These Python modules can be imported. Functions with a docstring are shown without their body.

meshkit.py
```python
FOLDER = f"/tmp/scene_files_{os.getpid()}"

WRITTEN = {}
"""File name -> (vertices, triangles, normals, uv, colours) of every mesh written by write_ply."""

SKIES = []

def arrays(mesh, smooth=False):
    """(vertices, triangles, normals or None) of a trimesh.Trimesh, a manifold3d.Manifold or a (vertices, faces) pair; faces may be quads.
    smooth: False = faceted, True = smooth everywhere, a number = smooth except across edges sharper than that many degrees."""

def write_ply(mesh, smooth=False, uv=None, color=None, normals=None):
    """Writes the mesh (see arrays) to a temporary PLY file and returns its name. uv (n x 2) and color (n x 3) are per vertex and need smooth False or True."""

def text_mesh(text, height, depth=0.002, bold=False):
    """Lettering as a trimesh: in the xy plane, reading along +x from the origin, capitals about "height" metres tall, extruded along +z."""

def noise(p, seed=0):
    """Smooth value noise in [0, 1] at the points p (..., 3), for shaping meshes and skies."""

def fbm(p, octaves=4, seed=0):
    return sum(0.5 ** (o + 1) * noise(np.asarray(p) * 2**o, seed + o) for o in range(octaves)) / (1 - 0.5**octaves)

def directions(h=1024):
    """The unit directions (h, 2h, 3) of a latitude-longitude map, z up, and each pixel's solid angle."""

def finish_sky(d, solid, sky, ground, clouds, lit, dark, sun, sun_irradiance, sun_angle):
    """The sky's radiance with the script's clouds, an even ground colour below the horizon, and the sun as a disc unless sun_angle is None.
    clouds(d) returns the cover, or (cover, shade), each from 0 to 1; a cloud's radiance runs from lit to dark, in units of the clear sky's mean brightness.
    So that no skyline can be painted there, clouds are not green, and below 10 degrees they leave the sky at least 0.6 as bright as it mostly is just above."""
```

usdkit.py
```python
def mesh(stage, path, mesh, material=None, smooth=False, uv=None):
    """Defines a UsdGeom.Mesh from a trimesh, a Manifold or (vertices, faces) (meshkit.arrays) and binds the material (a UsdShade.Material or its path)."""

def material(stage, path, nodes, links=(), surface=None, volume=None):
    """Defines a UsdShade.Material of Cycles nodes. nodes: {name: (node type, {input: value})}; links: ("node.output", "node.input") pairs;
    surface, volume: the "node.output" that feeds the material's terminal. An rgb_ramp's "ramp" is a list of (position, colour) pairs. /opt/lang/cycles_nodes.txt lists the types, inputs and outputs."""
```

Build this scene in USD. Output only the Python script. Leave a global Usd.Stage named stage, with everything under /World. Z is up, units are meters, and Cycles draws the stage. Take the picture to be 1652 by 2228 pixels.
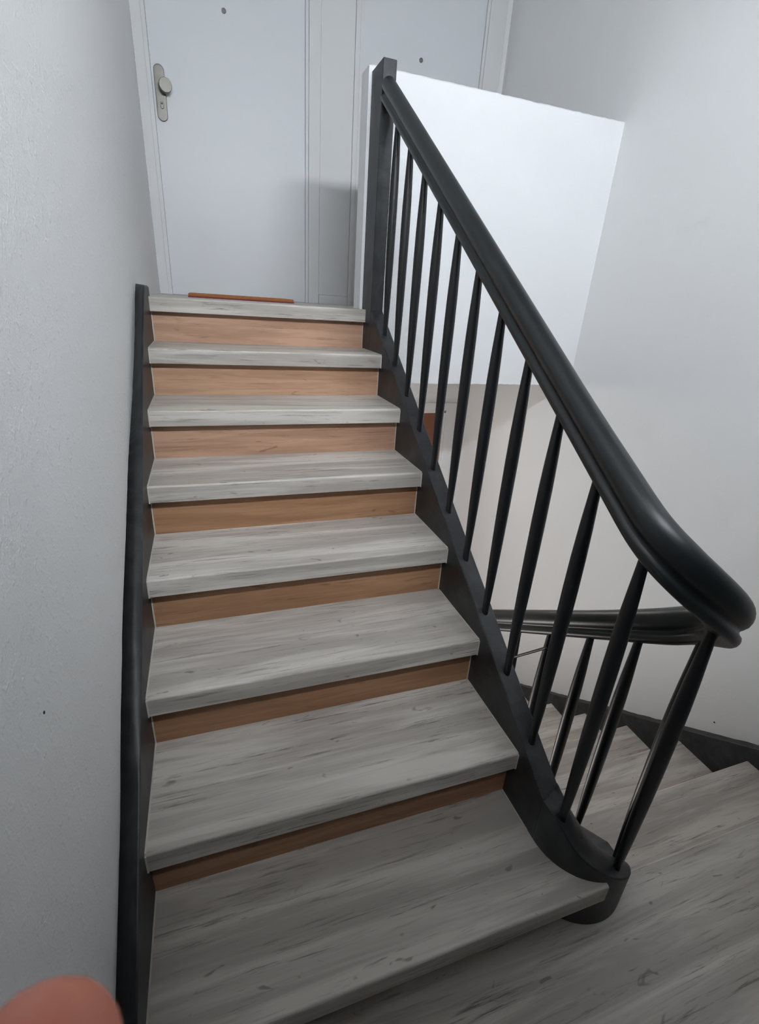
import math
import numpy as np
import trimesh
import manifold3d as m3
from scipy import sparse
from scipy.spatial import Delaunay
from shapely.geometry import Polygon, Point
import usdkit
from pxr import Usd, UsdGeom, UsdLux, UsdShade, Gf, Sdf

stage = Usd.Stage.CreateInMemory()
UsdGeom.SetStageUpAxis(stage, UsdGeom.Tokens.z)
UsdGeom.SetStageMetersPerUnit(stage, 1.0)
world = UsdGeom.Xform.Define(stage, "/World")
UsdGeom.Scope.Define(stage, "/World/Looks")
RNG = np.random.default_rng(7)

# ------------------------------------------------------------------ camera
W_PX, H_PX, F_PX = 1652, 2228, 1054.07
CAM = np.array([0.2412, -2.3651, 0.0316])
PITCH, YAW, ROLL = math.radians(23.370), math.radians(20.211), math.radians(3.820)
EXPOSURE = 0.0
fwd = np.array([math.sin(YAW) * math.cos(PITCH), math.cos(YAW) * math.cos(PITCH), -math.sin(PITCH)])
rgt0 = np.array([math.cos(YAW), -math.sin(YAW), 0.0])
up0 = np.cross(rgt0, fwd)
rgt = rgt0 * math.cos(ROLL) + up0 * math.sin(ROLL)
upv = -rgt0 * math.sin(ROLL) + up0 * math.cos(ROLL)
cam = UsdGeom.Camera.Define(stage, "/World/Camera")
M = Gf.Matrix4d(*rgt, 0, *upv, 0, *(-fwd), 0, *CAM, 1)
cam.AddTransformOp().Set(M)
HA = 24.0
cam.CreateHorizontalApertureAttr(HA)
cam.CreateVerticalApertureAttr(HA * H_PX / W_PX)
cam.CreateFocalLengthAttr(HA * F_PX / W_PX)
cam.CreateClippingRangeAttr(Gf.Vec2f(0.005, 100))
cam.CreateFStopAttr(18.0)
cam.CreateFocusDistanceAttr(2.1)
cam.CreateExposureAttr(EXPOSURE)

# ------------------------------------------------------------------ light: a louvred wall lamp high over the half landing, and a flush lamp in the hall below
FRONT_Y = -2.95
LAMP_X0, LAMP_X1, LAMP_Z0, LAMP_Z1, LAMP_D = 0.10, 1.60, 1.38, 1.66, 0.117
LAMP_LIP = 1.51
LAMP_POWER, LAMP_COL = 122.0, (0.885, 0.945, 1.0)
LOW_LAMP, LOW_POWER, LOW_COL = np.array([1.20, 0.42, -0.352]), 40.0, (1.0, 0.96, 0.92)
GLOBE_POWER = 14.0
WALL_ALBEDO, FRONT_ALBEDO = 0.78, 0.05


# ------------------------------------------------------------------ helpers
def mat(name, nodes, links=(), surface=None):
    return usdkit.material(stage, "/World/Looks/" + name, nodes, links, surface=surface)


USED = {}


def numbered(parent, name):
    k = (str(parent), name)
    n = USED.get(k, 0)
    USED[k] = n + 1
    return name if n == 0 else f"{name}_{n:03d}"


def obj(name, mesh, material, parent=None, smooth=35):
    base = str(parent.GetPath()) if parent is not None else "/World"
    return usdkit.mesh(stage, f"{base}/{numbered(base, name)}", mesh, material, smooth=smooth).GetPrim()


def tag(p, label=None, cat=None, group=None, kind=None):
    for k, v in (("label", label), ("category", cat), ("group", group), ("kind", kind)):
        if v:
            p.SetCustomDataByKey(k, v)
    return p


def thing(name, label=None, cat=None, group=None, kind=None):
    x = UsdGeom.Xform.Define(stage, "/World/" + numbered("/World", name)).GetPrim()
    return tag(x, label, cat, group, kind)


def hull(pts):
    return trimesh.convex.convex_hull(np.asarray(pts, float))


def box(x0, x1, y0, y1, z0, z1, b=0.0):
    if b <= 0:
        return trimesh.creation.box(bounds=[[x0, y0, z0], [x1, y1, z1]])
    pts = []
    for sx in (0, 1):
        for sy in (0, 1):
            for sz in (0, 1):
                X, Y, Z = (x0, x1)[sx], (y0, y1)[sy], (z0, z1)[sz]
                dx, dy, dz = b * (1 - 2 * sx), b * (1 - 2 * sy), b * (1 - 2 * sz)
                pts += [(X, Y + dy, Z + dz), (X + dx, Y, Z + dz), (X + dx, Y + dy, Z)]
    return hull(pts)


def extrude_x(poly_yz, x0, x1, b=0.0):
    """A simple polygon in the y-z plane extruded along x; b chamfers the two end rims."""
    P = Polygon(poly_yz)
    def one(p, a, c):
        m = trimesh.creation.extrude_polygon(p, c - a, engine="earcut")
        v = m.vertices
        m.vertices = np.stack([v[:, 2] + a, v[:, 0], v[:, 1]], 1)
        return m
    if b <= 0:
        return one(P, x0, x1)
    q = np.array(P.exterior.coords)[:-1]
    if Polygon(q).exterior.is_ccw is False:
        q = q[::-1]
    inner = np.array([inset_vertex(q, i, b) for i in range(len(q))])
    n = len(q)
    rings = [(x0, inner), (x0 + b, q), (x1 - b, q), (x1, inner)]
    V = np.vstack([np.column_stack([np.full(n, x), r]) for x, r in rings])
    F = []
    for k in range(3):
        for i in range(n):
            j = (i + 1) % n
            a, bb, c, d = k * n + i, k * n + j, (k + 1) * n + j, (k + 1) * n + i
            F += [(a, bb, c), (a, c, d)]
    cap = trimesh.creation.triangulate_polygon(Polygon(inner), engine="earcut")
    cv, cf = cap
    idx = [int(np.argmin(((inner - p) ** 2).sum(1))) for p in cv]
    for t3 in cf:
        F.append(tuple(idx[i] for i in t3[::-1]))
        F.append(tuple(3 * n + idx[i] for i in t3))
    m = trimesh.Trimesh(V, np.array(F), process=False)
    m.fix_normals()
    return m


def inset_vertex(q, i, b):
    p0, p, p1 = q[i - 1], q[i], q[(i + 1) % len(q)]
    e0, e1 = (p - p0) / np.linalg.norm(p - p0), (p1 - p) / np.linalg.norm(p1 - p)
    n0, n1 = np.array([-e0[1], e0[0]]), np.array([-e1[1], e1[0]])
    s = n0 + n1
    return p + s * b / max(0.3, 1 + n0 @ n1)


def cat(*ms):
    return trimesh.util.concatenate(list(ms))


def cyl(p0, p1, r, n=20, r1=None):
    p0, p1 = np.asarray(p0, float), np.asarray(p1, float)
    return lathe(p0, p1, [(0, 0), (0, r), (1, r if r1 is None else r1), (1, 0)], n)


def lathe(p0, p1, prof, n=24):
    """prof: (fraction of the axis, radius) pairs."""
    p0, p1 = np.asarray(p0, float), np.asarray(p1, float)
    ax = p1 - p0
    d = ax / np.linalg.norm(ax)
    a = np.cross(d, [0, 0, 1.0] if abs(d[2]) < 0.9 else [1.0, 0, 0])
    a /= np.linalg.norm(a)
    c = np.cross(d, a)
    th = np.arange(n) * 2 * np.pi / n
    V, F = [], []
    for f, r in prof:
        r = max(r, 1e-5)
        V.append(p0 + ax * f + r * (np.cos(th)[:, None] * a + np.sin(th)[:, None] * c))
    for k in range(len(prof) - 1):
        for i in range(n):
            j = (i + 1) % n
            F += [(k * n + i, (k + 1) * n + j, k * n + j), (k * n + i, (k + 1) * n + i, (k + 1) * n + j)]
    m = trimesh.Trimesh(np.vstack(V), np.array(F), process=False)
    m.fix_normals()
    return m


# ------------------------------------------------------------------ materials
def plaster(name, col, scale=260.0, strength=0.25, rough=0.85):
    return mat(name, {
        "g": ("geometry", {}),
        "n": ("noise_texture", {"scale": scale, "detail": 3.0, "roughness": 0.55}),
        "n2": ("noise_texture", {"scale": scale * 0.22, "detail": 2.0}),
        "r2": ("rgb_ramp", {"ramp": [(0.0, (0, 0, 0)), (0.56, (0, 0, 0)), (0.72, (1, 1, 1))]}),
        "a": ("math", {"math_type": "add"}),
        "b": ("bump", {"strength": strength, "distance": 0.004}),
        "p": ("principled_bsdf", {"base_color": col, "roughness": rough, "specular_ior_level": 0.25}),
    }, [("g.position", "n.vector"), ("g.position", "n2.vector"), ("n2.fac", "r2.fac"), ("n.fac", "a.value1"), ("r2.color", "a.value2"),
        ("a.value", "b.height"), ("b.normal", "p.normal")], "p.BSDF")


M_WALL = plaster("wall_plaster", (WALL_ALBEDO, WALL_ALBEDO * 1.005, WALL_ALBEDO * 1.01))
M_WALLF = plaster("wall_front_paint", (FRONT_ALBEDO,) * 3)
M_WALLR = plaster("wall_smooth_plaster", (WALL_ALBEDO, WALL_ALBEDO * 1.005, WALL_ALBEDO * 1.01), 200, 0.07)
M_PARA = plaster("parapet_plaster", (WALL_ALBEDO * 1.04, WALL_ALBEDO * 1.045, WALL_ALBEDO * 1.06), 300, 0.06, 0.7)
M_CEIL = plaster("ceiling_paint", (0.22, 0.19, 0.15), 200, 0.1)
M_DOOR = mat("door_white", {"p": ("principled_bsdf", {"base_color": (0.66, 0.67, 0.69), "roughness": 0.42, "specular_ior_level": 0.4})}, (), "p.BSDF")
M_FRAME = plaster("frame_white", (0.66, 0.66, 0.665), 400, 0.04, 0.45)
M_GAP = mat("gap_dark", {"p": ("principled_bsdf", {"base_color": (0.05, 0.05, 0.05), "roughness": 0.9})}, (), "p.BSDF")


def wood(name, axis_scale, cols, knot=0.5, rough=0.45, patch=0.5, seed=0.0, streak=0.5, bump=0.1):
    """Grain that runs along x. cols: dark streak, mid, light."""
    nodes = {
        "g": ("geometry", {}),
        "m1": ("mapping", {"scale": axis_scale[0], "location": (seed, seed * 1.7, 0)}),
        "m2": ("mapping", {"scale": axis_scale[1], "location": (seed * 0.6, seed, 0)}),
        "m3": ("mapping", {"scale": axis_scale[2], "location": (seed * 1.3, seed * 0.4, 0)}),
        "n1": ("noise_texture", {"scale": 1.0, "detail": 4.0, "roughness": 0.62, "distortion": 0.5}),
        "n2": ("noise_texture", {"scale": 1.0, "detail": 5.0, "roughness": 0.7, "distortion": 0.3}),
        "n3": ("noise_texture", {"scale": 1.0, "detail": 3.0, "roughness": 0.6, "distortion": 0.8}),
        "r1": ("rgb_ramp", {"ramp": [(0.0, tuple(0.90 * c for c in cols[1])), (0.34, tuple(0.93 * c for c in cols[1])), (0.44, cols[1]), (0.60, cols[2]), (1.0, cols[2])]}),
        "r2": ("rgb_ramp", {"ramp": [(0.0, (1, 1, 1)), (0.34, (0.95, 0.95, 0.95)), (0.47, (0, 0, 0)), (1.0, (0, 0, 0))]}),
        "r3": ("rgb_ramp", {"ramp": [(0.0, (0, 0, 0)), (0.44, (0.04, 0.04, 0.04)), (0.60, (1, 1, 1)), (1.0, (1, 1, 1))]}),
        "mu": ("math", {"math_type": "multiply"}),
        "ms": ("math", {"math_type": "multiply", "value2": streak}),
        "mx": ("mix_color", {"b": cols[0]}),
        "vm": ("mapping", {"scale": axis_scale[3], "location": (seed, seed * 2.1, 0)}),
        "v": ("noise_texture", {"scale": 1.0, "detail": 1.0, "distortion": 1.2}),
        "rk": ("rgb_ramp", {"ramp": [(0.0, (1, 1, 1)), (0.215, (1, 1, 1)), (0.285, (0, 0, 0)), (1.0, (0, 0, 0))]}),
        "mk": ("math", {"math_type": "multiply", "value2": knot}),
        "mx2": ("mix_color", {"b": tuple(0.62 * c for c in cols[0])}),
        "b": ("bump", {"strength": bump, "distance": 0.002}),
        "p": ("principled_bsdf", {"roughness": rough, "specular_ior_level": 0.45}),
    }
    links = [("g.position", "m1.vector"), ("g.position", "m2.vector"), ("g.position", "m3.vector"), ("g.position", "vm.vector"),
             ("m1.vector", "n1.vector"), ("m2.vector", "n2.vector"), ("m3.vector", "n3.vector"), ("vm.vector", "v.vector"),
             ("n1.fac", "r1.fac"), ("n2.fac", "r2.fac"), ("n3.fac", "r3.fac"),
             ("r2.color", "mu.value1"), ("r3.color", "mu.value2"), ("mu.value", "ms.value1"), ("ms.value", "mx.fac"), ("r1.color", "mx.a"),
             ("v.fac", "rk.fac"), ("rk.color", "mk.value1"), ("mk.value", "mx2.fac"), ("mx.result", "mx2.a"),
             ("mx2.result", "p.base_color"), ("n2.fac", "b.height"), ("b.normal", "p.normal")]
    return mat(name, nodes, links, "p.BSDF")


GREY = ((0.150, 0.126, 0.108), (0.43, 0.39, 0.352), (0.63, 0.59, 0.54))
GREY_SC = ((1.1, 14, 14), (6, 125, 125), (2.2, 20, 20), (17, 40, 40))
M_GREY = [wood(f"grey_oak_vinyl_{'abcd'[i]}", GREY_SC, GREY, 0.55, 0.42, seed=3.1 * i + 0.4, streak=(0.95, 0.8, 1.0, 0.9)[i]) for i in range(4)]
OAKC = ((0.21, 0.105, 0.052), (0.42, 0.238, 0.138), (0.53, 0.315, 0.19))
OAKF = ((1.0, 1.03, 1.16), (0.98, 1.0, 1.06), (0.78, 0.72, 0.66), (0.74, 0.66, 0.58))
OAK_SC = ((2.0, 30, 30), (6, 170, 170), (2.4, 22, 22), (8, 20, 30))
M_OAK = [wood(f"oak_riser_vinyl_{'abcd'[i]}", OAK_SC, tuple(tuple(c * OAKF[i][q] for q, c in enumerate(cc)) for cc in OAKC), 0.5, 0.5, seed=5.3 * i + 1.1, streak=(0.75, 0.7, 0.85, 0.7)[i]) for i in range(4)]


def paint(name, col, rough, bump=0.05, worn=0.0):
    nodes = {
        "g": ("geometry", {}),
        "n": ("noise_texture", {"scale": 60.0, "detail": 3.0}),
        "nw": ("noise_texture", {"scale": 14.0, "detail": 4.0, "roughness": 0.65}),
        "rw": ("rgb_ramp", {"ramp": [(0.0, col), (0.42, col), (0.68, tuple(c + worn for c in col))]}),
        "b": ("bump", {"strength": bump, "distance": 0.002}),
        "p": ("principled_bsdf", {"roughness": rough, "specular_ior_level": 0.5}),
    }
    return mat(name, nodes, [("g.position", "n.vector"), ("g.position", "nw.vector"), ("nw.fac", "rw.fac"), ("rw.color", "p.base_color"), ("n.fac", "b.height"), ("b.normal", "p.normal")], "p.BSDF")


M_STRING = paint("anthracite_string_paint", (0.010, 0.0115, 0.014), 0.46, 0.10, 0.022)
M_RAIL = paint("anthracite_rail_paint", (0.009, 0.012, 0.013), 0.36, 0.02, 0.003)
M_BAL = paint("anthracite_baluster_paint", (0.006, 0.007, 0.009), 0.36, 0.02, 0.002)
M_SEAL = mat("pale_sealant", {"p": ("principled_bsdf", {"base_color": (0.55, 0.52, 0.46), "roughness": 0.6})}, (), "p.BSDF")
M_STEEL = mat("brushed_steel", {
    "g": ("geometry", {}), "m": ("mapping", {"scale": (400, 400, 20)}), "n": ("noise_texture", {"scale": 1.0, "detail": 2.0}),
    "b": ("bump", {"strength": 0.08, "distance": 0.001}),
    "p": ("principled_bsdf", {"base_color": (0.23, 0.22, 0.20), "metallic": 1.0, "roughness": 0.5})},
    [("g.position", "m.vector"), ("m.vector", "n.vector"), ("n.fac", "b.height"), ("b.normal", "p.normal")], "p.BSDF")
M_LENS = mat("peephole_glass", {"p": ("principled_bsdf", {"base_color": (0.25, 0.27, 0.31), "roughness": 0.12})}, (), "p.BSDF")
M_BROWN = wood("brown_door", ((3, 3, 1.2), (60, 60, 5), (9, 9, 2), (5, 5, 2)), ((0.10, 0.030, 0.014), (0.17, 0.058, 0.03), (0.20, 0.07, 0.036)), 0.0, 0.4, seed=2.0, streak=0.25, bump=0.03)
M_MAT = mat("coir", {
    "g": ("geometry", {}), "n": ("noise_texture", {"scale": 700.0, "detail": 2.0}),
    "r": ("rgb_ramp", {"ramp": [(0.3, (0.26, 0.085, 0.03)), (0.7, (0.50, 0.20, 0.07))]}), "b": ("bump", {"strength": 0.8, "distance": 0.004}),
    "p": ("principled_bsdf", {"roughness": 0.95})},
    [("g.position", "n.vector"), ("n.fac", "r.fac"), ("r.color", "p.base_color"), ("n.fac", "b.height"), ("b.normal", "p.normal")], "p.BSDF")
M_MATB = mat("mat_rubber", {"p": ("principled_bsdf", {"base_color": (0.16, 0.03, 0.035), "roughness": 0.8})}, (), "p.BSDF")
M_SKIN = mat("skin", {
    "g": ("geometry", {}), "n": ("noise_texture", {"scale": 160.0, "detail": 3.0}),
    "r": ("rgb_ramp", {"ramp": [(0.3, (0.46, 0.155, 0.105)), (0.7, (0.55, 0.20, 0.14))]}), "b": ("bump", {"strength": 0.1, "distance": 0.001}),
    "p": ("principled_bsdf", {"roughness": 0.5, "subsurface_weight": 0.25, "subsurface_scale": 0.004, "subsurface_radius": (1.0, 0.35, 0.2)})},
    [("g.position", "n.vector"), ("n.fac", "r.fac"), ("r.color", "p.base_color"), ("n.fac", "b.height"), ("b.normal", "p.normal")], "p.BSDF")
M_SLEEVE = mat("sleeve_cloth", {"p": ("principled_bsdf", {"base_color": (0.03, 0.035, 0.05), "roughness": 0.9})}, (), "p.BSDF")
M_TROUSER = mat("trouser_cloth", {"p": ("principled_bsdf", {"base_color": (0.035, 0.045, 0.07), "roughness": 0.9})}, (), "p.BSDF")
M_SHOE = mat("shoe_leather", {"p": ("principled_bsdf", {"base_color": (0.03, 0.028, 0.026), "roughness": 0.5})}, (), "p.BSDF")
M_HAIR = mat("brown_hair", {"p": ("principled_bsdf", {"base_color": (0.06, 0.04, 0.03), "roughness": 0.6})}, (), "p.BSDF")
M_EYE = mat("eye_white", {"p": ("principled_bsdf", {"base_color": (0.35, 0.34, 0.33), "roughness": 0.2})}, (), "p.BSDF")
M_LIP = mat("lip", {"p": ("principled_bsdf", {"base_color": (0.42, 0.14, 0.12), "roughness": 0.5})}, (), "p.BSDF")
M_PHONE = mat("phone_shell", {"p": ("principled_bsdf", {"base_color": (0.02, 0.022, 0.026), "roughness": 0.3})}, (), "p.BSDF")
M_SHADE = mat("shade_metal", {"p": ("principled_bsdf", {"base_color": (0.10, 0.10, 0.10), "roughness": 0.7})}, (), "p.BSDF")

# ------------------------------------------------------------------ dimensions
RISE, GO = 0.18, 0.2675
XW, XR = 2.285, 0.976          # right wall; inner face of the main flight's outer string
XS = 0.04                      # face of the wall string
SW = 0.056                     # outer string width
NT = 0.057                     # nosing depth
LOW_X0, LOW_X1 = 1.262, 2.248  # treads of the lower flight
CX, CY, RO = 1.126, -1.724, 0.150   # turn of the string
SL = RISE / GO
BACK, HALF, Z_HALF, Z_LOW, Z_CEIL = 1.30, -1.793, -8 * RISE, -16 * RISE, 2.53
SLAB = 0.352
ZC = -0.004                    # landing level

# ------------------------------------------------------------------ the setting
def struct(name, mesh, m, label, smooth=False):
    return tag(obj(name, mesh, m, smooth=smooth), label, name.split("_")[0], kind="structure")


wl_ = struct("wall_left", box(-0.12, 0, FRONT_Y - 0.2, BACK + 0.25, Z_LOW - 0.1, Z_CEIL + 0.1), M_WALL, "white rough plastered wall on the left beside the main flight")
wr_ = struct("wall_right", box(XW, XW + 0.12, FRONT_Y - 0.2, BACK + 0.25, Z_LOW - 0.1, Z_CEIL + 0.1), M_WALLR, "white plastered wall on the right above the lower flight")
obj("wall_mark", cyl((-0.001, -1.764, -0.503), (0.0012, -1.764, -0.503), 0.0022, 10), M_GAP, wl_)
obj("wall_mark", cyl((XW + 0.001, -1.344, -1.606), (XW - 0.0012, -1.344, -1.606), 0.0035, 10), M_GAP, wr_)
struct("wall_back", box(0, XW, BACK + 0.035, BACK + 0.25, Z_LOW - 0.1, Z_CEIL + 0.1), M_WALL, "white wall behind the two upper doors and the brown door below")
struct("wall_front", box(0, XW, FRONT_Y - 0.2, FRONT_Y, Z_LOW - 0.1, Z_CEIL + 0.1), M_WALLF, "dark painted wall at the half landing behind the camera")
struct("ceiling", box(-0.12, XW + 0.12, FRONT_Y - 0.2, -0.05, Z_CEIL, Z_CEIL + 0.1), M_CEIL, "brown boarded ceiling over the stairwell")
struct("ceiling", box(-0.12, XW + 0.12, -0.05, BACK + 0.25, Z_CEIL, Z_CEIL + 0.1), M_WALL, "white ceiling over the upper landing")
struct("floor", cat(box(0, 0.958, 0.05, BACK + 0.1, -SLAB, ZC), box(0.958, XW, 0.10, BACK + 0.1, -SLAB, ZC)), M_GREY[1], "grey wood-look floor of the upper landing in front of the doors")
struct("floor", extrude_x([(FRONT_Y, Z_HALF), (FRONT_Y, Z_HALF - 0.2), (HALF + 0.03, Z_HALF - 0.2), (HALF + 0.03, Z_HALF - NT), (HALF, Z_HALF - NT), (HALF, Z_HALF - 0.006), (HALF - 0.006, Z_HALF)], 0, XW),
       M_GREY[2], "grey wood-look floor of the half landing at the foot of the main flight")
struct("floor", box(0, XW, -0.2, BACK + 0.1, Z_LOW - 0.1, Z_LOW), M_GREY[1], "grey wood-look floor of the hall one storey down")

# the parapet that closes the landing off from the stairwell, with uneven plaster arrises
px = np.linspace(0.962, XW + 0.02, 70)
py0, py1, pz0, pz1 = 0.062, 0.165, -SLAB, 0.919
prof = []
for i, x in enumerate(px):
    e = 0.0009 * RNG.standard_normal(2)
    prof.append([(py0, pz0 + 0.0015 * RNG.standard_normal()), (py0, pz1 - 0.006 + e[0]), (py0 + 0.006, pz1 + e[0]), (py1 - 0.006, pz1 + e[1]), (py1, pz1 - 0.006 + e[1]), (py1, pz0)])
prof = np.array(prof)
prof[0, :, 1] = np.where(prof[0, :, 1] > 0, prof[0, :, 1] - 0.004, prof[0, :, 1])
V = np.concatenate([np.column_stack([np.full(6, x), p]) for x, p in zip(px, prof)])
F = []
for k in range(len(px) - 1):
    for i in range(6):
        j = (i + 1) % 6
        F += [(k * 6 + i, (k + 1) * 6 + i, (k + 1) * 6 + j), (k * 6 + i, (k + 1) * 6 + j, k * 6 + j)]
for i in range(1, 5):
    F.append((0, i, i + 1))
    o = (len(px) - 1) * 6
    F.append((o, o + i + 1, o + i))
par = trimesh.Trimesh(V, np.array(F), process=False)
par.fix_normals()
tag(obj("wall_parapet", par, M_PARA, smooth=25), "bright white half-height parapet wall between the upper newel and the right wall", "wall", kind="structure")

# the two lamps
def glow(name, col, power):
    return mat(name, {"e": ("emission", {"color": col, "strength": power})}, (), "e.emission")


wl = thing("wall_lamp", "long louvred white wall lamp high on the wall behind the camera", "lamp")
ly = FRONT_Y
obj("back_plate", box(LAMP_X0 - 0.02, LAMP_X1 + 0.02, ly, ly + 0.012, LAMP_Z0 - 0.03, LAMP_Z1 + 0.03, 0.002), M_SHADE, wl)
obj("diffuser", box(LAMP_X0, LAMP_X1, ly + 0.012, ly + 0.03, LAMP_Z0, LAMP_Z1, 0.003), glow("diffuser_glow_upper", LAMP_COL, LAMP_POWER), wl)
obj("louvre", box(LAMP_X0 - 0.02, LAMP_X1 + 0.02, ly + 0.012, ly + 0.03 + LAMP_D, LAMP_Z0 - 0.028, LAMP_Z0 - 0.018, 0.002), M_SHADE, wl)
obj("louvre", box(LAMP_X0 - 0.02, LAMP_X1 + 0.02, ly + 0.012, ly + 0.03 + LAMP_D, LAMP_Z1 + 0.018, LAMP_Z1 + 0.028, 0.002), M_SHADE, wl)
obj("visor", box(LAMP_X0 - 0.02, LAMP_X1 + 0.02, ly + 0.02 + LAMP_D, ly + 0.03 + LAMP_D, LAMP_LIP, LAMP_Z1 + 0.018, 0.002), M_SHADE, wl)
hl = thing("ceiling_lamp", "round flush lamp on the ceiling of the hall one storey down", "lamp")
obj("lamp_base", lathe(LOW_LAMP, LOW_LAMP - [0, 0, 0.02], [(0, 0), (0, 0.15), (1, 0.15), (1, 0)], 36), M_FRAME, hl)
obj("diffuser", lathe(LOW_LAMP - [0, 0, 0.02], LOW_LAMP - [0, 0, 0.075], [(0, 0.14), (0.5, 0.13), (0.85, 0.09), (1, 0)], 36), glow("diffuser_glow", LOW_COL, LOW_POWER), hl)


gl = thing("floor_lamp", "white globe lamp standing on the hall floor under the main flight", "lamp")
GP = np.array([0.42, -0.45, Z_LOW])
obj("lamp_base", lathe(GP, GP + [0, 0, 0.16], [(0, 0), (0, 0.10), (0.15, 0.10), (0.3, 0.03), (1, 0.03), (1, 0)], 28), M_STRING, gl)
obj("globe", trimesh.creation.icosphere(subdivisions=3, radius=0.20).apply_translation(GP + [0, 0, 0.35]), glow("globe_glow", LOW_COL, GLOBE_POWER), gl, smooth=True)


# ------------------------------------------------------------------ doors
def stadium(cx, cz, w, hgt, y0, y1, b=0.003, n=14):
    """An upright long oval plate, its face at y0, with a rounded rim."""
    def ring(ins):
        r = w / 2 - ins
        a = np.linspace(0, np.pi, n)
        top = np.column_stack([cx + r * np.cos(a), cz + (hgt - w) / 2 + r * np.sin(a)])
        bot = np.column_stack([cx - r * np.cos(a), cz - (hgt - w) / 2 - r * np.sin(a)])
        return np.vstack([top, bot])
    pts = [np.column_stack([r[:, 0], np.full(len(r), y), r[:, 1]]) for r, y in ((ring(0), y1), (ring(0), y0 + b), (ring(b * 0.35), y0 + b * 0.35), (ring(b), y0))]
    return hull(np.vstack(pts))


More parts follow.
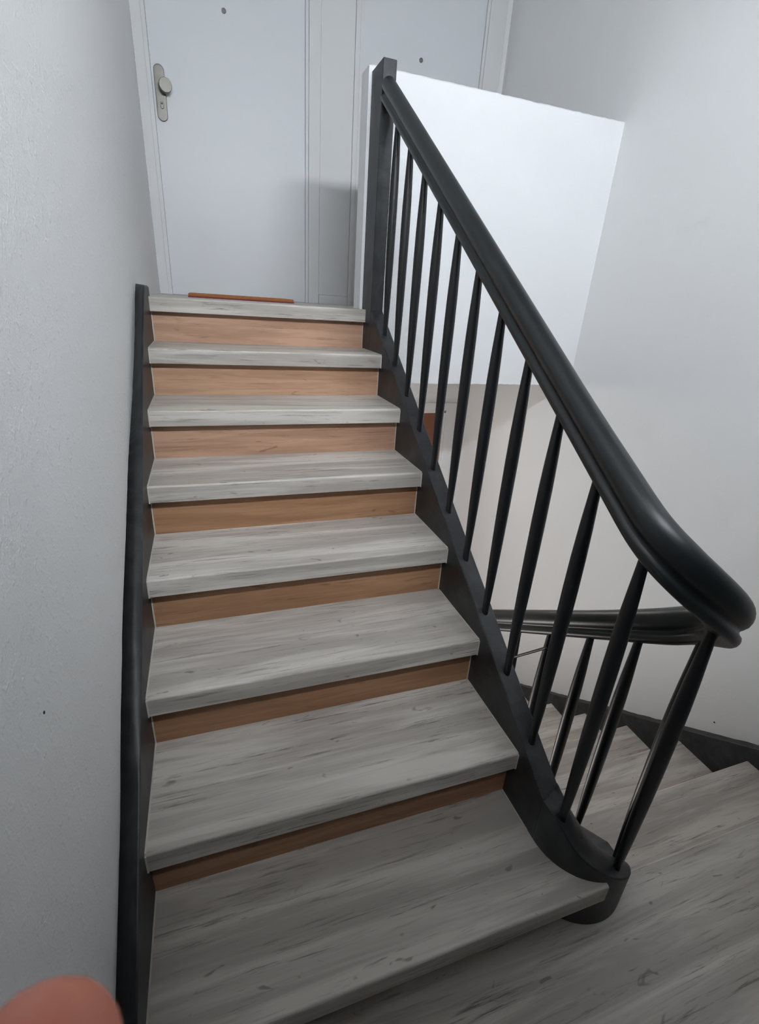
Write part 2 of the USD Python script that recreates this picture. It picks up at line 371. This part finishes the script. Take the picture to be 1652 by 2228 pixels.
def door(n, x0, x1, zf, leaf_m, label, fl, fr_, handle=False, peep=None, top=2.09):
    """Leaf, frame of two faces (a casing and a set-back stop) and fittings. fl, fr_: outer x of the casings."""
    d = thing(f"door_{n}", label, "door", kind="structure")
    yl = BACK + 0.013
    leaf = obj("door_leaf", box(x0 + 0.0006, x1 - 0.0006, yl, yl + 0.03, zf + 0.0015, zf + top - 0.004, 0.002), leaf_m, d)
    stop = 0.02
    f = cat(box(fl, x0 - stop, BACK, BACK + 0.04, zf, zf + top + 0.085, 0.003), box(x1 + stop, fr_, BACK, BACK + 0.04, zf, zf + top + 0.085, 0.003),
            box(x0 - stop, x1 + stop, BACK, BACK + 0.04, zf + top + stop, zf + top + 0.085, 0.003))
    obj("door_casing", f, M_FRAME, d)
    s = cat(box(x0 - stop, x0, BACK + 0.004, BACK + 0.045, zf, zf + top), box(x1, x1 + stop - 0.0016, BACK + 0.004, BACK + 0.045, zf, zf + top),
            box(x0, x1, BACK + 0.004, BACK + 0.045, zf + top, zf + top + stop))
    obj("door_stop", s, M_FRAME, d, smooth=False)
    if handle:
        hp = obj("handle_plate", stadium(0.1165, 1.034, 0.054, 0.258, yl - 0.011, yl + 0.002), M_STEEL, d)
        tag(hp, "long oval brushed steel security plate")
        kb = lathe((0.137, yl - 0.009, 1.062), (0.147, yl - 0.062, 1.060), [(0, 0), (0, 0.017), (0.30, 0.017), (0.42, 0.031), (0.52, 0.0345), (0.90, 0.0345), (1.0, 0.032), (1.0, 0)], 40)
        tag(obj("knob", kb, M_STEEL, d), "round brushed steel fixed knob")
        kc = obj("cylinder_cover", stadium(0.118, 0.978, 0.019, 0.034, yl - 0.0145, yl - 0.009, 0.002), M_STEEL, d)
        obj("keyhole", cyl((0.118, yl - 0.0148, 0.985), (0.118, yl - 0.012, 0.985), 0.0042, 14), M_GAP, d)
    if peep:
        px_, pz_ = peep
        obj("peephole", lathe((px_, yl + 0.002, pz_), (px_, yl - 0.006, pz_), [(0, 0), (0, 0.0125), (0.7, 0.0125), (1.0, 0.0105), (1.0, 0.0075), (0.55, 0.007), (0.55, 0)], 24), M_STEEL, d)
        obj("peephole_lens", lathe((px_, yl - 0.001, pz_), (px_, yl - 0.0045, pz_), [(0, 0.0072), (0.6, 0.005), (1.0, 0)], 18), M_LENS, d)
    return d


door(1, 0.075, 0.936, ZC, M_DOOR, "white flush door at the top left with a steel knob on a long oval plate", 0.0, 1.028, handle=True, peep=(0.482, 1.455))
door(2, 1.290, 2.095, ZC, M_DOOR, "white flush door behind the parapet with only a peephole in view", 1.238, 2.235, peep=(1.672, 1.447))
door(3, 1.290, 2.112, Z_LOW, M_BROWN, "reddish brown door one storey down, glimpsed between the balusters", 1.238, 2.225)

tr = thing("trim_1", "white flat board with a low plinth between the two upper doors", "trim", kind="structure")
obj("panel_board", box(1.0284, 1.2366, BACK + 0.004, BACK + 0.036, ZC + 0.058, 2.16, 0.0015), M_FRAME, tr)
obj("plinth_block", box(1.0298, 1.2362, BACK + 0.001, BACK + 0.036, ZC, ZC + 0.057, 0.0015), M_FRAME, tr)

# ------------------------------------------------------------------ the two flights
def tread_section(y, back, z):
    r, pts = 0.007, []
    for a in np.linspace(0, np.pi / 2, 6):
        pts.append((y + r - r * math.cos(a), z - r + r * math.sin(a)))
    return [(back, z - 0.03), (y + 0.058, z - 0.03), (y + 0.055, z - NT), (y + 0.002, z - NT), (y, z - NT + 0.002)] + pts + [(back, z)]


def nose_y(k):
    return -GO * k if k < 8 else HALF + GO * (k - 8)


up = thing("staircase", "main flight of grey wood-look steps with oak risers and anthracite strings climbing to the landing", "staircase")
for k in range(8):
    y = -GO * k
    z = -RISE * k if k else ZC
    back = y + GO + 0.034 if k else 0.06
    x1 = XR + 0.012
    x0 = 0.02
    if k == 7:
        # the lowest tread runs on into the curved newel
        body = extrude_x(tread_section(y - 0.008, back, z), x0, XR + 0.012)
        ext = extrude_x(tread_section(y - 0.008, CY - 0.01, z), XR + 0.012, 1.092)
        tm = cat(body, ext)
    else:
        tm = extrude_x(tread_section(y, back, z), x0, x1)
    t = obj("tread", tm, M_GREY[(0, 3, 1, 2, 0, 1, 2, 3)[k]], up)
    # pale sealant along the ends of the tread and nosing
    w = 0.0035
    if k:
        s = []
        for xa, xb in ((XS - 0.001, XS + w), (XR - w, XR + 0.001)):
            yend = y
            if k == 7 and xa > 0.5:
                yend = y + 0.17
            s.append(box(xa, xb, yend + 0.004, y + GO + 0.031, z - 0.002, z + 0.0014))
            if not (k == 7 and xa > 0.5):
                s.append(box(xa, xb, y - 0.0016, y + 0.004, z - NT, z - 0.004))
        for q in s:
            obj("sealant", q, M_SEAL, t, smooth=False)
for k in range(8):
    y = -GO * k + 0.0315 + (0.007 if k == 7 else 0)
    z1 = (-RISE * k if k else ZC) - 0.03
    z0 = -RISE * (k + 1)
    r = obj("riser", box(0.02, XR + (0.012 if k < 7 else 0.06), y, y + 0.018, z0, z1), M_OAK[(0, 1, 0, 2, 2, 3, 3, 3)[k]], up, smooth=False)
    w = 0.0035
    if k < 6:
        obj("sealant", box(XS - 0.001, XS + w, y - 0.0016, y + 0.002, z0, z1 - 0.02), M_SEAL, r, smooth=False)
        obj("sealant", box(XR - w, XR + 0.001, y - 0.0016, y + 0.002, z0, z1 - 0.02), M_SEAL, r, smooth=False)

# wall string: its hand-painted upper edge wanders a little
yy = np.array([-2.10, -1.83, -1.69, -1.57, -1.44, -1.23, -1.03, -0.80, -0.56, -0.40, -0.24, -0.12, -0.03, 0.02, 0.06])
oi = np.array([0.080, 0.078, 0.076, 0.075, 0.0745, 0.072, 0.080, 0.10, 0.118, 0.118, 0.116, 0.114, 0.078, 0.036, 0.004])
oo = np.array([0.050, 0.049, 0.050, 0.052, 0.082, 0.104, 0.094, 0.092, 0.056, 0.045, 0.040, 0.055, 0.058, 0.036, 0.004])
ys = np.linspace(-2.10, 0.06, 110)
zi = np.interp(ys, yy, oi) + SL * ys
zo = np.interp(ys, yy, oo) + SL * ys + 0.0012 * RNG.standard_normal(len(ys))
zi[-14:], zo[-14:] = np.minimum(zi[-14:], 0.036), np.minimum(zo[-14:], 0.040)
n = len(ys)
zb = SL * ys - 0.30
cols = [np.column_stack([np.full(n, 0.0), ys, zo]), np.column_stack([np.full(n, XS - 0.005), ys, zi]), np.column_stack([np.full(n, XS), ys, zi - 0.006]), np.column_stack([np.full(n, XS), ys, zb]), np.column_stack([np.full(n, 0.0), ys, zb])]
V = np.stack(cols, 1).reshape(-1, 3)
F = []
for k in range(n - 1):
    for i in range(5):
        j = (i + 1) % 5
        F += [(k * 5 + i, k * 5 + j, (k + 1) * 5 + j), (k * 5 + i, (k + 1) * 5 + j, (k + 1) * 5 + i)]
for o, s in ((0, 1), ((n - 1) * 5, -1)):
    for i in range(1, 4):
        F.append((o, o + i, o + i + 1)[::s])
ws = trimesh.Trimesh(V, np.array(F), process=False)
ws.fix_normals()
obj("wall_string", ws, M_STRING, up)

# outer string: straight piece, solid half-round turn, straight piece of the lower flight
OFF, OFF2 = 0.050, -2.566 - 0.0   # top of string = OFF + SL y ; OFF2 - SL y
U0 = OFF + SL * CY
L0 = OFF2 - SL * CY
st = extrude_x([(-0.079, OFF + SL * -0.079), (CY, OFF + SL * CY), (CY, OFF + SL * CY - 0.33), (0.05, OFF - 0.33), (0.05, -0.02), (-0.079, -0.02)], XR, XR + SW, 0.003)
XL = CX + RO
ylow = 0.6
st2 = extrude_x([(CY + 0.115, OFF2 - SL * (CY + 0.115)), (CY + 0.115, OFF2 - SL * (CY + 0.115) - 0.33), (ylow, OFF2 - SL * ylow - 0.33), (ylow, OFF2 - SL * ylow)], XL - SW, XL, 0.003)


def turn_top(x, y):
    dx, dy = x - CX, np.minimum(y - CY, 0)
    u = np.clip(dx / RO, -1, 1)
    flat = 0.5 + 0.5 * np.clip(dx / (RO - SW), -1, 1)              # level across the two strings
    plane = np.arccos(-u) / np.pi
    w = np.clip(1 + dy / 0.11, 0, 1)
    w = w * w * (3 - 2 * w)
    fr_ = plane + (flat - plane) * w
    z = U0 + (L0 - U0) * fr_
    d = np.maximum(y - CY, 0)
    return z + SL * d * (1 - 2 * fr_)


th = np.linspace(np.pi, 2 * np.pi, 61)
out = [(CX + RO * math.cos(a), CY + RO * math.sin(a)) for a in th]
yL_end, yU_end = CY + 0.135, CY + 0.0008
out = [(CX - RO, yU_end)] + out + [(CX + RO, yL_end)]
poly = Polygon(out)
pts, dep = [], []
bev = 0.004
for d in (0.0, 0.0008, 0.002, 0.004):
    ring = poly.buffer(-d, join_style=2).exterior if d else poly.exterior
    L = ring.length
    for s in np.arange(0, L, 0.006):
        p = ring.interpolate(s)
        pts.append((p.x, p.y)); dep.append(d)
for gx in np.arange(CX - RO, CX + RO, 0.012):
    for gy in np.arange(CY - RO, CY + 0.14, 0.012):
        if poly.buffer(-0.011).contains(Point(gx, gy)):
            pts.append((gx, gy)); dep.append(1.0)
pts, dep = np.array(pts), np.array(dep)
zt = turn_top(pts[:, 0], pts[:, 1])
dd = np.clip(dep, 0, bev)
zt = zt - (bev - np.sqrt(np.maximum(bev ** 2 - (bev - dd) ** 2, 0)))
tri = Delaunay(pts).simplices
cen = pts[tri].mean(1)
keep = np.array([poly.buffer(1e-4).contains(Point(*c)) for c in cen])
tri = tri[keep]
V1 = np.column_stack([pts, zt])
rimn = int((dep == 0).sum())
rim = np.arange(rimn)
Vb = np.column_stack([pts[rim], np.full(rimn, Z_HALF - 0.20)])
F = [tuple(t3) for t3 in tri]
o = len(V1)
for i in range(rimn):
    j = (i + 1) % rimn
    F += [(i, o + i, o + j), (i, o + j, j)]
cb = len(V1) + len(Vb)
V2 = np.vstack([V1, Vb, [[CX, CY, Z_HALF - 0.20]]])
for i in range(rimn):
    F.append((o + i, cb, o + (i + 1) % rimn))
turn = trimesh.Trimesh(V2, np.array(F), process=False)
turn.fix_normals()
so = obj("outer_string", cat(st, st2), M_STRING, up)
obj("newel_turn", turn, M_STRING, up, smooth=50)

low = thing("staircase", "lower flight of grey wood-look steps going down beside the right wall", "staircase")
for k in range(9, 15):
    y, z = nose_y(k), -RISE * k
    sec = [(2 * y - q[0], q[1]) for q in tread_section(y, y + GO + 0.034, z)]
    obj("tread", extrude_x(sec, LOW_X0 + 0.010, LOW_X1 + 0.012), M_GREY[(1, 0, 3, 2, 1, 0)[k - 9]], low)
for k in range(8, 15):
    y, z = nose_y(k) - 0.0315, -RISE * k
    obj("riser", box(LOW_X0 + 0.010, LOW_X1 + 0.012, y - 0.018, y, z - RISE, z - 0.03), M_OAK[k % 4], low, smooth=False)
lw = -2.574
ys = np.linspace(-2.02, 0.35, 120)
zt = lw - SL * ys
zt = np.minimum(zt, Z_HALF + 0.165)
zo = zt + 0.0012 * RNG.standard_normal(len(ys)) + 0.002
n = len(ys)
zb = lw - SL * ys - 0.40
cols = [np.column_stack([np.full(n, XW), ys, zo]), np.column_stack([np.full(n, LOW_X1 + 0.004), ys, zt]), np.column_stack([np.full(n, LOW_X1), ys, zt - 0.005]), np.column_stack([np.full(n, LOW_X1), ys, zb]), np.column_stack([np.full(n, XW), ys, zb])]
V = np.stack(cols, 1).reshape(-1, 3)
F = []
for k in range(n - 1):
    for i in range(5):
        j = (i + 1) % 5
        F += [(k * 5 + i, k * 5 + j, (k + 1) * 5 + j), (k * 5 + i, (k + 1) * 5 + j, (k + 1) * 5 + i)]
for o, s in ((0, 1), ((n - 1) * 5, -1)):
    for i in range(1, 4):
        F.append((o, o + i, o + i + 1)[::s])
lws = trimesh.Trimesh(V, np.array(F), process=False)
lws.fix_normals()
obj("wall_string", lws, M_STRING, low)

# ------------------------------------------------------------------ the balustrade
bal = thing("balustrade", "anthracite balustrade with turned balusters and a moulded handrail curving round the stairwell", "railing")
RAD, RX, RY = 0.130, 1.129, -1.731     # the rail's centre line in the turn
XU, XD = RX - RAD, RX + RAD
RB, RB2 = 0.809, -1.832         # underside of rail = RB + SL y ; RB2 - SL y
path = [(XU, y, RB + SL * y) for y in np.linspace(-0.06, RY + 0.02, 60)]
zu, zd = RB + SL * RY, RB2 - SL * RY
for a in np.linspace(0, 1, 49):
    th_ = np.pi + np.pi * a
    path.append((RX + RAD * math.cos(th_), RY + RAD * math.sin(th_), zu + (zd - zu) * a))
path += [(XD, y, RB2 - SL * y) for y in np.linspace(RY + 0.02, 0.3, 70)]
path = np.array(path)
arc = np.r_[0, np.cumsum(np.linalg.norm(np.diff(path, axis=0), axis=1))]
su = np.arange(0, arc[-1], 0.012)
path = np.column_stack([np.interp(su, arc, path[:, c]) for c in range(3)])
ker = np.exp(-0.5 * (np.arange(-16, 17) / 7.0) ** 2)
ker /= ker.sum()
ker2 = np.exp(-0.5 * (np.arange(-16, 17) / 2.5) ** 2)
ker2 /= ker2.sum()
xx_, yy_, zz = path[:, 0].copy(), path[:, 1].copy(), path[:, 2].copy()
for i in range(16, len(path) - 16):
    path[i, 2] = (zz[i - 16:i + 17] * ker).sum()
    path[i, 0] = (xx_[i - 16:i + 17] * ker2).sum()
    path[i, 1] = (yy_[i - 16:i + 17] * ker2).sum()
half = [(0.0, 0.0), (0.019, 0.0), (0.0235, 0.004), (0.026, 0.010), (0.0262, 0.015), (0.0248, 0.0195), (0.0205, 0.0225), (0.0178, 0.0265), (0.0182, 0.0305), (0.0215, 0.0345), (0.0262, 0.0415), (0.0277, 0.051), (0.0268, 0.058), (0.0240, 0.0655), (0.0190, 0.0720), (0.0125, 0.0765), (0.006, 0.0788), (0.0, 0.0794)]
pr = np.array(half + [(-a, b) for a, b in half[-2:0:-1]])
tan = np.gradient(path, axis=0)
tan /= np.linalg.norm(tan, axis=1, keepdims=True)
zup = np.array([0, 0, 1.0])
upn = zup - tan * tan[:, 2:3]
upn /= np.linalg.norm(upn, axis=1, keepdims=True)
side = np.cross(tan, upn)
bulk = 1.0 + 0.13 * np.clip((-1.45 - path[:, 1]) / 0.33, 0, 1) ** 1.5     # the wreathed piece is fuller than the straight rail
bulk = bulk[:, None, None]
V = (path[:, None] + bulk * (pr[None, :, 0:1] * side[:, None] + pr[None, :, 1:2] * upn[:, None])).reshape(-1, 3)
m = len(pr)
F = []
for k in range(len(path) - 1):
    for i in range(m):
        j = (i + 1) % m
        F += [(k * m + i, k * m + j, (k + 1) * m + j), (k * m + i, (k + 1) * m + j, (k + 1) * m + i)]
for o, s in ((0, 1), ((len(path) - 1) * m, -1)):
    cidx = len(V)
    V = np.vstack([V, V[o:o + m].mean(0)])
    for i in range(m):
        F.append((o + i, cidx, o + (i + 1) % m)[::s])
rail = trimesh.Trimesh(V, np.array(F), process=False)
rail.fix_normals()
obj("handrail", rail, M_RAIL, bal, smooth=60)
obj("newel_post", box(XR - 0.001, XR + SW, -0.080, 0.0625, -0.22, 0.896, 0.0025), M_STRING, bal)

PROF = [(0, 0), (0, 0.0092), (0.03, 0.0096), (0.08, 0.0108), (0.16, 0.0127), (0.26, 0.0146), (0.38, 0.0161), (0.52, 0.0170), (0.64, 0.0172), (0.74, 0.0165), (0.83, 0.0148), (0.91, 0.0124), (0.97, 0.0106), (1.0, 0.0102), (1, 0)]


def baluster(x, y, z0, z1):
    obj("baluster", lathe((x, y, z0), (x, y, z1), PROF, 22), M_BAL, bal, smooth=40)


for k in range(10):
    y = -0.219 - 0.1546 * k
    baluster(XU + 0.003, y, OFF + SL * y - 0.012, RB + SL * y + 0.012)
def rail_z(x, y):
    return path[np.argmin((path[:, 0] - x) ** 2 + (path[:, 1] - y) ** 2), 2]
for (x, y) in ((1.008, -1.765), (1.152, -1.843), (1.226, -1.790)):
    baluster(x, y, float(turn_top(np.array(x), np.array(y))) - 0.012, rail_z(x, y) + 0.010)
for y in (-1.634, -1.489, -1.335, -1.182, -1.03):
    baluster(XD - 0.014, y, OFF2 - SL * y - 0.012, RB2 - SL * y + 0.012)
tag(obj("cross_rod", lathe((XD - 0.026, -1.188, -1.146), (XD - 0.028, -1.345, -0.975), [(0, 0), (0, 0.0035), (0.03, 0.0048), (0.97, 0.0048), (1, 0.004), (1, 0)], 14), M_BAL, bal), "thin slanting rod between two lower balusters")

# ------------------------------------------------------------------ doormat
dm = thing("doormat", "orange-brown coir doormat lying on the landing before the left door", "doormat")
obj("mat_pile", box(0.185, 0.715, 0.47, 0.93, ZC + 0.004, ZC + 0.020, 0.004), M_MAT, dm)
obj("mat_backing", box(0.184, 0.716, 0.469, 0.931, ZC, ZC + 0.006), M_MATB, dm, smooth=False)


# ------------------------------------------------------------------ the person with the camera, standing on the half landing
def cam_pt(r, u, f):
    return CAM + rgt * r + upv * u + fwd * f


def bone(a, b, ra, rb):
    def ball(c, r):
        return BALL * r + np.asarray(c)
    return m3.Manifold.hull_points(np.vstack([ball(a, ra), ball(b, rb)]).astype(np.float32))


BALL = np.array(trimesh.creation.icosphere(subdivisions=2, radius=1.0).vertices)


def chain(pts, rad):
    return [bone(pts[i], pts[i + 1], rad[i], rad[i + 1]) for i in range(len(pts) - 1)]


def solid(parts, fine, it=12):
    mm = m3.Manifold.batch_boolean(parts, m3.OpType.Add).refine_to_length(fine).to_mesh()
    v, f = np.array(mm.vert_properties[:, :3], float), np.array(mm.tri_verts)
    e = np.vstack([f[:, [0, 1]], f[:, [1, 2]], f[:, [2, 0]]])
    A = sparse.coo_matrix((np.ones(2 * len(e)), (np.r_[e[:, 0], e[:, 1]], np.r_[e[:, 1], e[:, 0]])), shape=(len(v), len(v))).tocsr()
    A.data[:] = 1.0
    A = sparse.diags(1.0 / np.maximum(np.asarray(A.sum(1)).ravel(), 1)) @ A
    for _ in range(it):
        v = v + 0.5 * (A @ v - v)
        v = v - 0.51 * (A @ v - v)
    return trimesh.Trimesh(v, f, process=False)


C_ = lambda pts: [cam_pt(*p) for p in pts]
# left hand: four fingers and a thumb; the index fingertip stands just below and left of the lens
lh = []
lh += chain(C_([(-0.040, -0.150, 0.022), (-0.046, -0.115, 0.050), (-0.0440, -0.088, 0.058), (-0.0390, -0.0653, 0.055)]), (0.0105, 0.0098, 0.0095, 0.0092))
lh += chain(C_([(-0.058, -0.158, 0.018), (-0.064, -0.128, 0.055), (-0.060, -0.104, 0.066), (-0.054, -0.088, 0.062)]), (0.0108, 0.0098, 0.0092, 0.0082))
lh += chain(C_([(-0.076, -0.168, 0.014), (-0.083, -0.142, 0.050), (-0.079, -0.118, 0.062), (-0.072, -0.102, 0.057)]), (0.0104, 0.0094, 0.0088, 0.0079))
lh += chain(C_([(-0.092, -0.180, 0.010), (-0.098, -0.160, 0.040), (-0.094, -0.142, 0.050), (-0.088, -0.129, 0.047)]), (0.0095, 0.0084, 0.0078, 0.0070))
palm = C_([(-0.040, -0.150, 0.022), (-0.058, -0.158, 0.018), (-0.076, -0.168, 0.014), (-0.092, -0.180, 0.010)])
wr = C_([(-0.078, -0.232, -0.020), (-0.100, -0.238, -0.022)])
for i in range(4):
    lh.append(bone(palm[i], wr[0] if i < 2 else wr[1], 0.0115, 0.0165))
lh.append(bone(wr[0], wr[1], 0.0175, 0.0175))
lh += chain(C_([(-0.072, -0.215, -0.014), (-0.046, -0.180, -0.018), (-0.034, -0.146, -0.020), (-0.032, -0.118, -0.016)]), (0.0165, 0.0125, 0.0108, 0.0090))
PX, PY, PZ = 0.53, -2.72, Z_HALF


def B(x, y, z):
    """A point of the standing figure: x to its left is negative, y forward, z above the floor."""
    c, s_ = math.cos(-0.25), math.sin(-0.25)
    return np.array([PX + c * x - s_ * y, PY + s_ * x + c * y, PZ + z])


lwrist = (wr[0] + wr[1]) / 2
lelbow, lsho = np.array([0.175, -2.640, -0.400]), B(-0.175, -0.01, 1.40)
rsho, relb, rwri = B(0.175, -0.01, 1.40), B(0.235, -0.02, 1.11), B(0.225, 0.05, 0.86)
rh = []
for i, (dx, l) in enumerate(((0.030, 0.080), (0.010, 0.088), (-0.010, 0.082), (-0.028, 0.066))):
    k0 = B(0.225 + 0.004 * i, 0.062 + dx, 0.785)
    rh += chain([k0, k0 + [0, 0.004, -0.45 * l], k0 + [-0.010, 0.012, -0.75 * l], k0 + [-0.022, 0.014, -1.0 * l]], (0.0102, 0.0092, 0.0086, 0.0076))
    rh.append(bone(k0, rwri, 0.0112, 0.019))
rh += chain([rwri + [0, 0.01, -0.02], B(0.205, 0.105, 0.80), B(0.198, 0.118, 0.765), B(0.196, 0.118, 0.738)], (0.0165, 0.0125, 0.0108, 0.0088))


def torso(g):
    P_ = []
    for z, w, d in ((0.92, 0.115, 0.100), (1.06, 0.098, 0.095), (1.22, 0.110, 0.105), (1.36, 0.120, 0.095)):
        P_.append((z, w, d))
    out = []
    for (z0, w0, r0), (z1, w1, r1) in zip(P_[:-1], P_[1:]):
        pts = np.vstack([BALL * (r + g) + B(s_ * w * 0.62, -0.01, z) for z, w, r in ((z0, w0, r0), (z1, w1, r1)) for s_ in (-1, 1)])
        out.append(m3.Manifold.hull_points(pts.astype(np.float32)))
    out.append(m3.Manifold.hull_points(np.vstack([BALL * (0.068 + g) + lsho + B(0.02, 0, 0) - B(0, 0, 0), BALL * (0.068 + g) + rsho - B(0.02, 0, 0) + B(0, 0, 0), BALL * (0.075 + g) + B(0, 0, 1.40)]).astype(np.float32)))
    return out


def arms(g, f=1.0):
    a = chain([lsho, lelbow, lelbow + f * (lwrist - lelbow)], (0.056 + g, 0.043 + g, 0.043 + (0.026 - 0.043) * f + g))
    b = chain([rsho, relb, relb + f * (rwri - relb)], (0.056 + g, 0.043 + g, 0.043 + (0.026 - 0.043) * f + g))
    return a + b


def legs(g, f=1.0):
    out = []
    for s_ in (-1, 1):
        out += chain([B(s_ * 0.085, -0.01, 0.90), B(s_ * 0.095, 0.01, 0.49), B(s_ * 0.10, -0.02, 0.49 + (0.09 - 0.49) * f)], (0.092 + g, 0.060 + g, 0.045 + g))
    return out


head = [m3.Manifold.hull_points(np.vstack([BALL * [0.074, 0.092, 0.085] + B(0, 0.012, 1.655), BALL * 0.045 + B(0, 0.048, 1.565)]).astype(np.float32)),
        bone(B(0, -0.012, 1.42), B(0, -0.004, 1.57), 0.058, 0.055), bone(B(0, 0.105, 1.650), B(0, 0.118, 1.612), 0.008, 0.013),
        bone(B(-0.018, 0.090, 1.572), B(0.018, 0.090, 1.572), 0.008, 0.008)]
for s_ in (-1, 1):
    head.append(bone(B(s_ * 0.076, 0.0, 1.655), B(s_ * 0.077, 0.0, 1.612), 0.014, 0.010))
feet = []
for s_ in (-1, 1):
    feet.append(bone(B(s_ * 0.10, -0.03, 0.055), B(s_ * 0.115, 0.155, 0.035), 0.040, 0.032))
per = thing("person", "bare hand of the person taking the picture, fingertip blurred in the lower left corner", "person")
bigs = solid(torso(0.0) + legs(0.0) + feet + head + arms(0.0), 0.03, 6)
hands = solid(lh, 0.0035, 14)
hands_r = solid(rh, 0.005, 10)
body = m3.Manifold.batch_boolean([m3.Manifold(m3.Mesh(np.asarray(g.vertices, np.float32), np.asarray(g.faces, np.uint32))) for g in (bigs, hands, hands_r)], m3.OpType.Add)
obj("body", body, M_SKIN, per, smooth=True)
obj("jacket", solid(torso(0.014) + arms(0.013, 0.90), 0.03, 6), M_SLEEVE, per, smooth=True)
obj("trousers", solid(legs(0.013, 0.92) + [bone(B(-0.075, -0.01, 0.93), B(0.075, -0.01, 0.93), 0.112, 0.112)], 0.03, 6), M_TROUSER, per, smooth=True)
for s_ in (-1, 1):
    sh = solid([bone(B(s_ * 0.10, -0.03, 0.058), B(s_ * 0.117, 0.160, 0.040), 0.054, 0.040)], 0.02, 4)
    sv = np.array(sh.vertices)
    sv[:, 2] = np.maximum(sv[:, 2], PZ + 0.001)
    obj("shoe", trimesh.Trimesh(sv, sh.faces, process=False), M_SHOE, per, smooth=True)
cap = m3.Manifold.hull_points((BALL * [0.082, 0.098, 0.090] + B(0, 0.004, 1.672)).astype(np.float32)) - m3.Manifold.hull_points(np.vstack([BALL * 0.06 + B(sx, 0.13, z_) for sx in (-0.05, 0.05) for z_ in (1.50, 1.65)]).astype(np.float32))
cap = cap - m3.Manifold.hull_points(np.vstack([BALL * 0.02 + B(sx, yy_, z_) for sx in (-0.12, 0.12) for yy_ in (-0.2, 0.2) for z_ in (1.3, 1.60)]).astype(np.float32))
obj("hair", cap.refine_to_length(0.02), M_HAIR, per, smooth=True)
for s_ in (-1, 1):
    ey = obj("eye", trimesh.Trimesh(BALL * 0.0105 + B(s_ * 0.031, 0.093, 1.662), trimesh.creation.icosphere(subdivisions=2).faces, process=False), M_EYE, per, smooth=True)
    ic = B(s_ * 0.031, 0.0995, 1.661)
    obj("iris", trimesh.Trimesh(BALL * [0.0052, 0.0052, 0.0052] + ic, trimesh.creation.icosphere(subdivisions=2).faces, process=False), M_HAIR, ey, smooth=True)
    obj("eyelid", bone(B(s_ * 0.022, 0.096, 1.672), B(s_ * 0.041, 0.094, 1.671), 0.0045, 0.0042), M_SKIN, per, smooth=True)
    obj("eyebrow", bone(B(s_ * 0.018, 0.098, 1.684), B(s_ * 0.046, 0.092, 1.683), 0.0035, 0.0028), M_HAIR, per, smooth=True)
tag(obj("mouth", bone(B(-0.019, 0.0975, 1.573), B(0.019, 0.0975, 1.573), 0.0035, 0.0035), M_LIP, per, smooth=True), "closed lips")

ph = thing("phone", "thin dark smartphone held up on the half landing, taking the picture", "phone")
pv = []
for (r_, u_) in ((-0.022, 0.020), (0.054, 0.020), (0.054, -0.142), (-0.022, -0.142)):
    for f_, ins in ((-0.0135, 0.0016), (-0.0119, 0.0), (-0.0061, 0.0), (-0.0045, 0.0016)):
        for a_ in np.linspace(0, np.pi / 2, 5):
            cr, cu = (0.010 - ins) * math.cos(a_), (0.010 - ins) * math.sin(a_)
            sr, su_ = (1 if r_ > 0 else -1), (1 if u_ > 0 else -1)
            pv.append(cam_pt(r_ - sr * 0.010 + sr * cr, u_ - su_ * 0.010 + su_ * cu, f_))
obj("phone_body", hull(pv), M_PHONE, ph)
obj("lens_ring", lathe(cam_pt(0, 0, -0.0046), cam_pt(0, 0, -0.0026), [(0, 0.0035), (0, 0.0065), (1, 0.006), (1, 0.0035), (0, 0.0035)], 24), M_STEEL, ph)
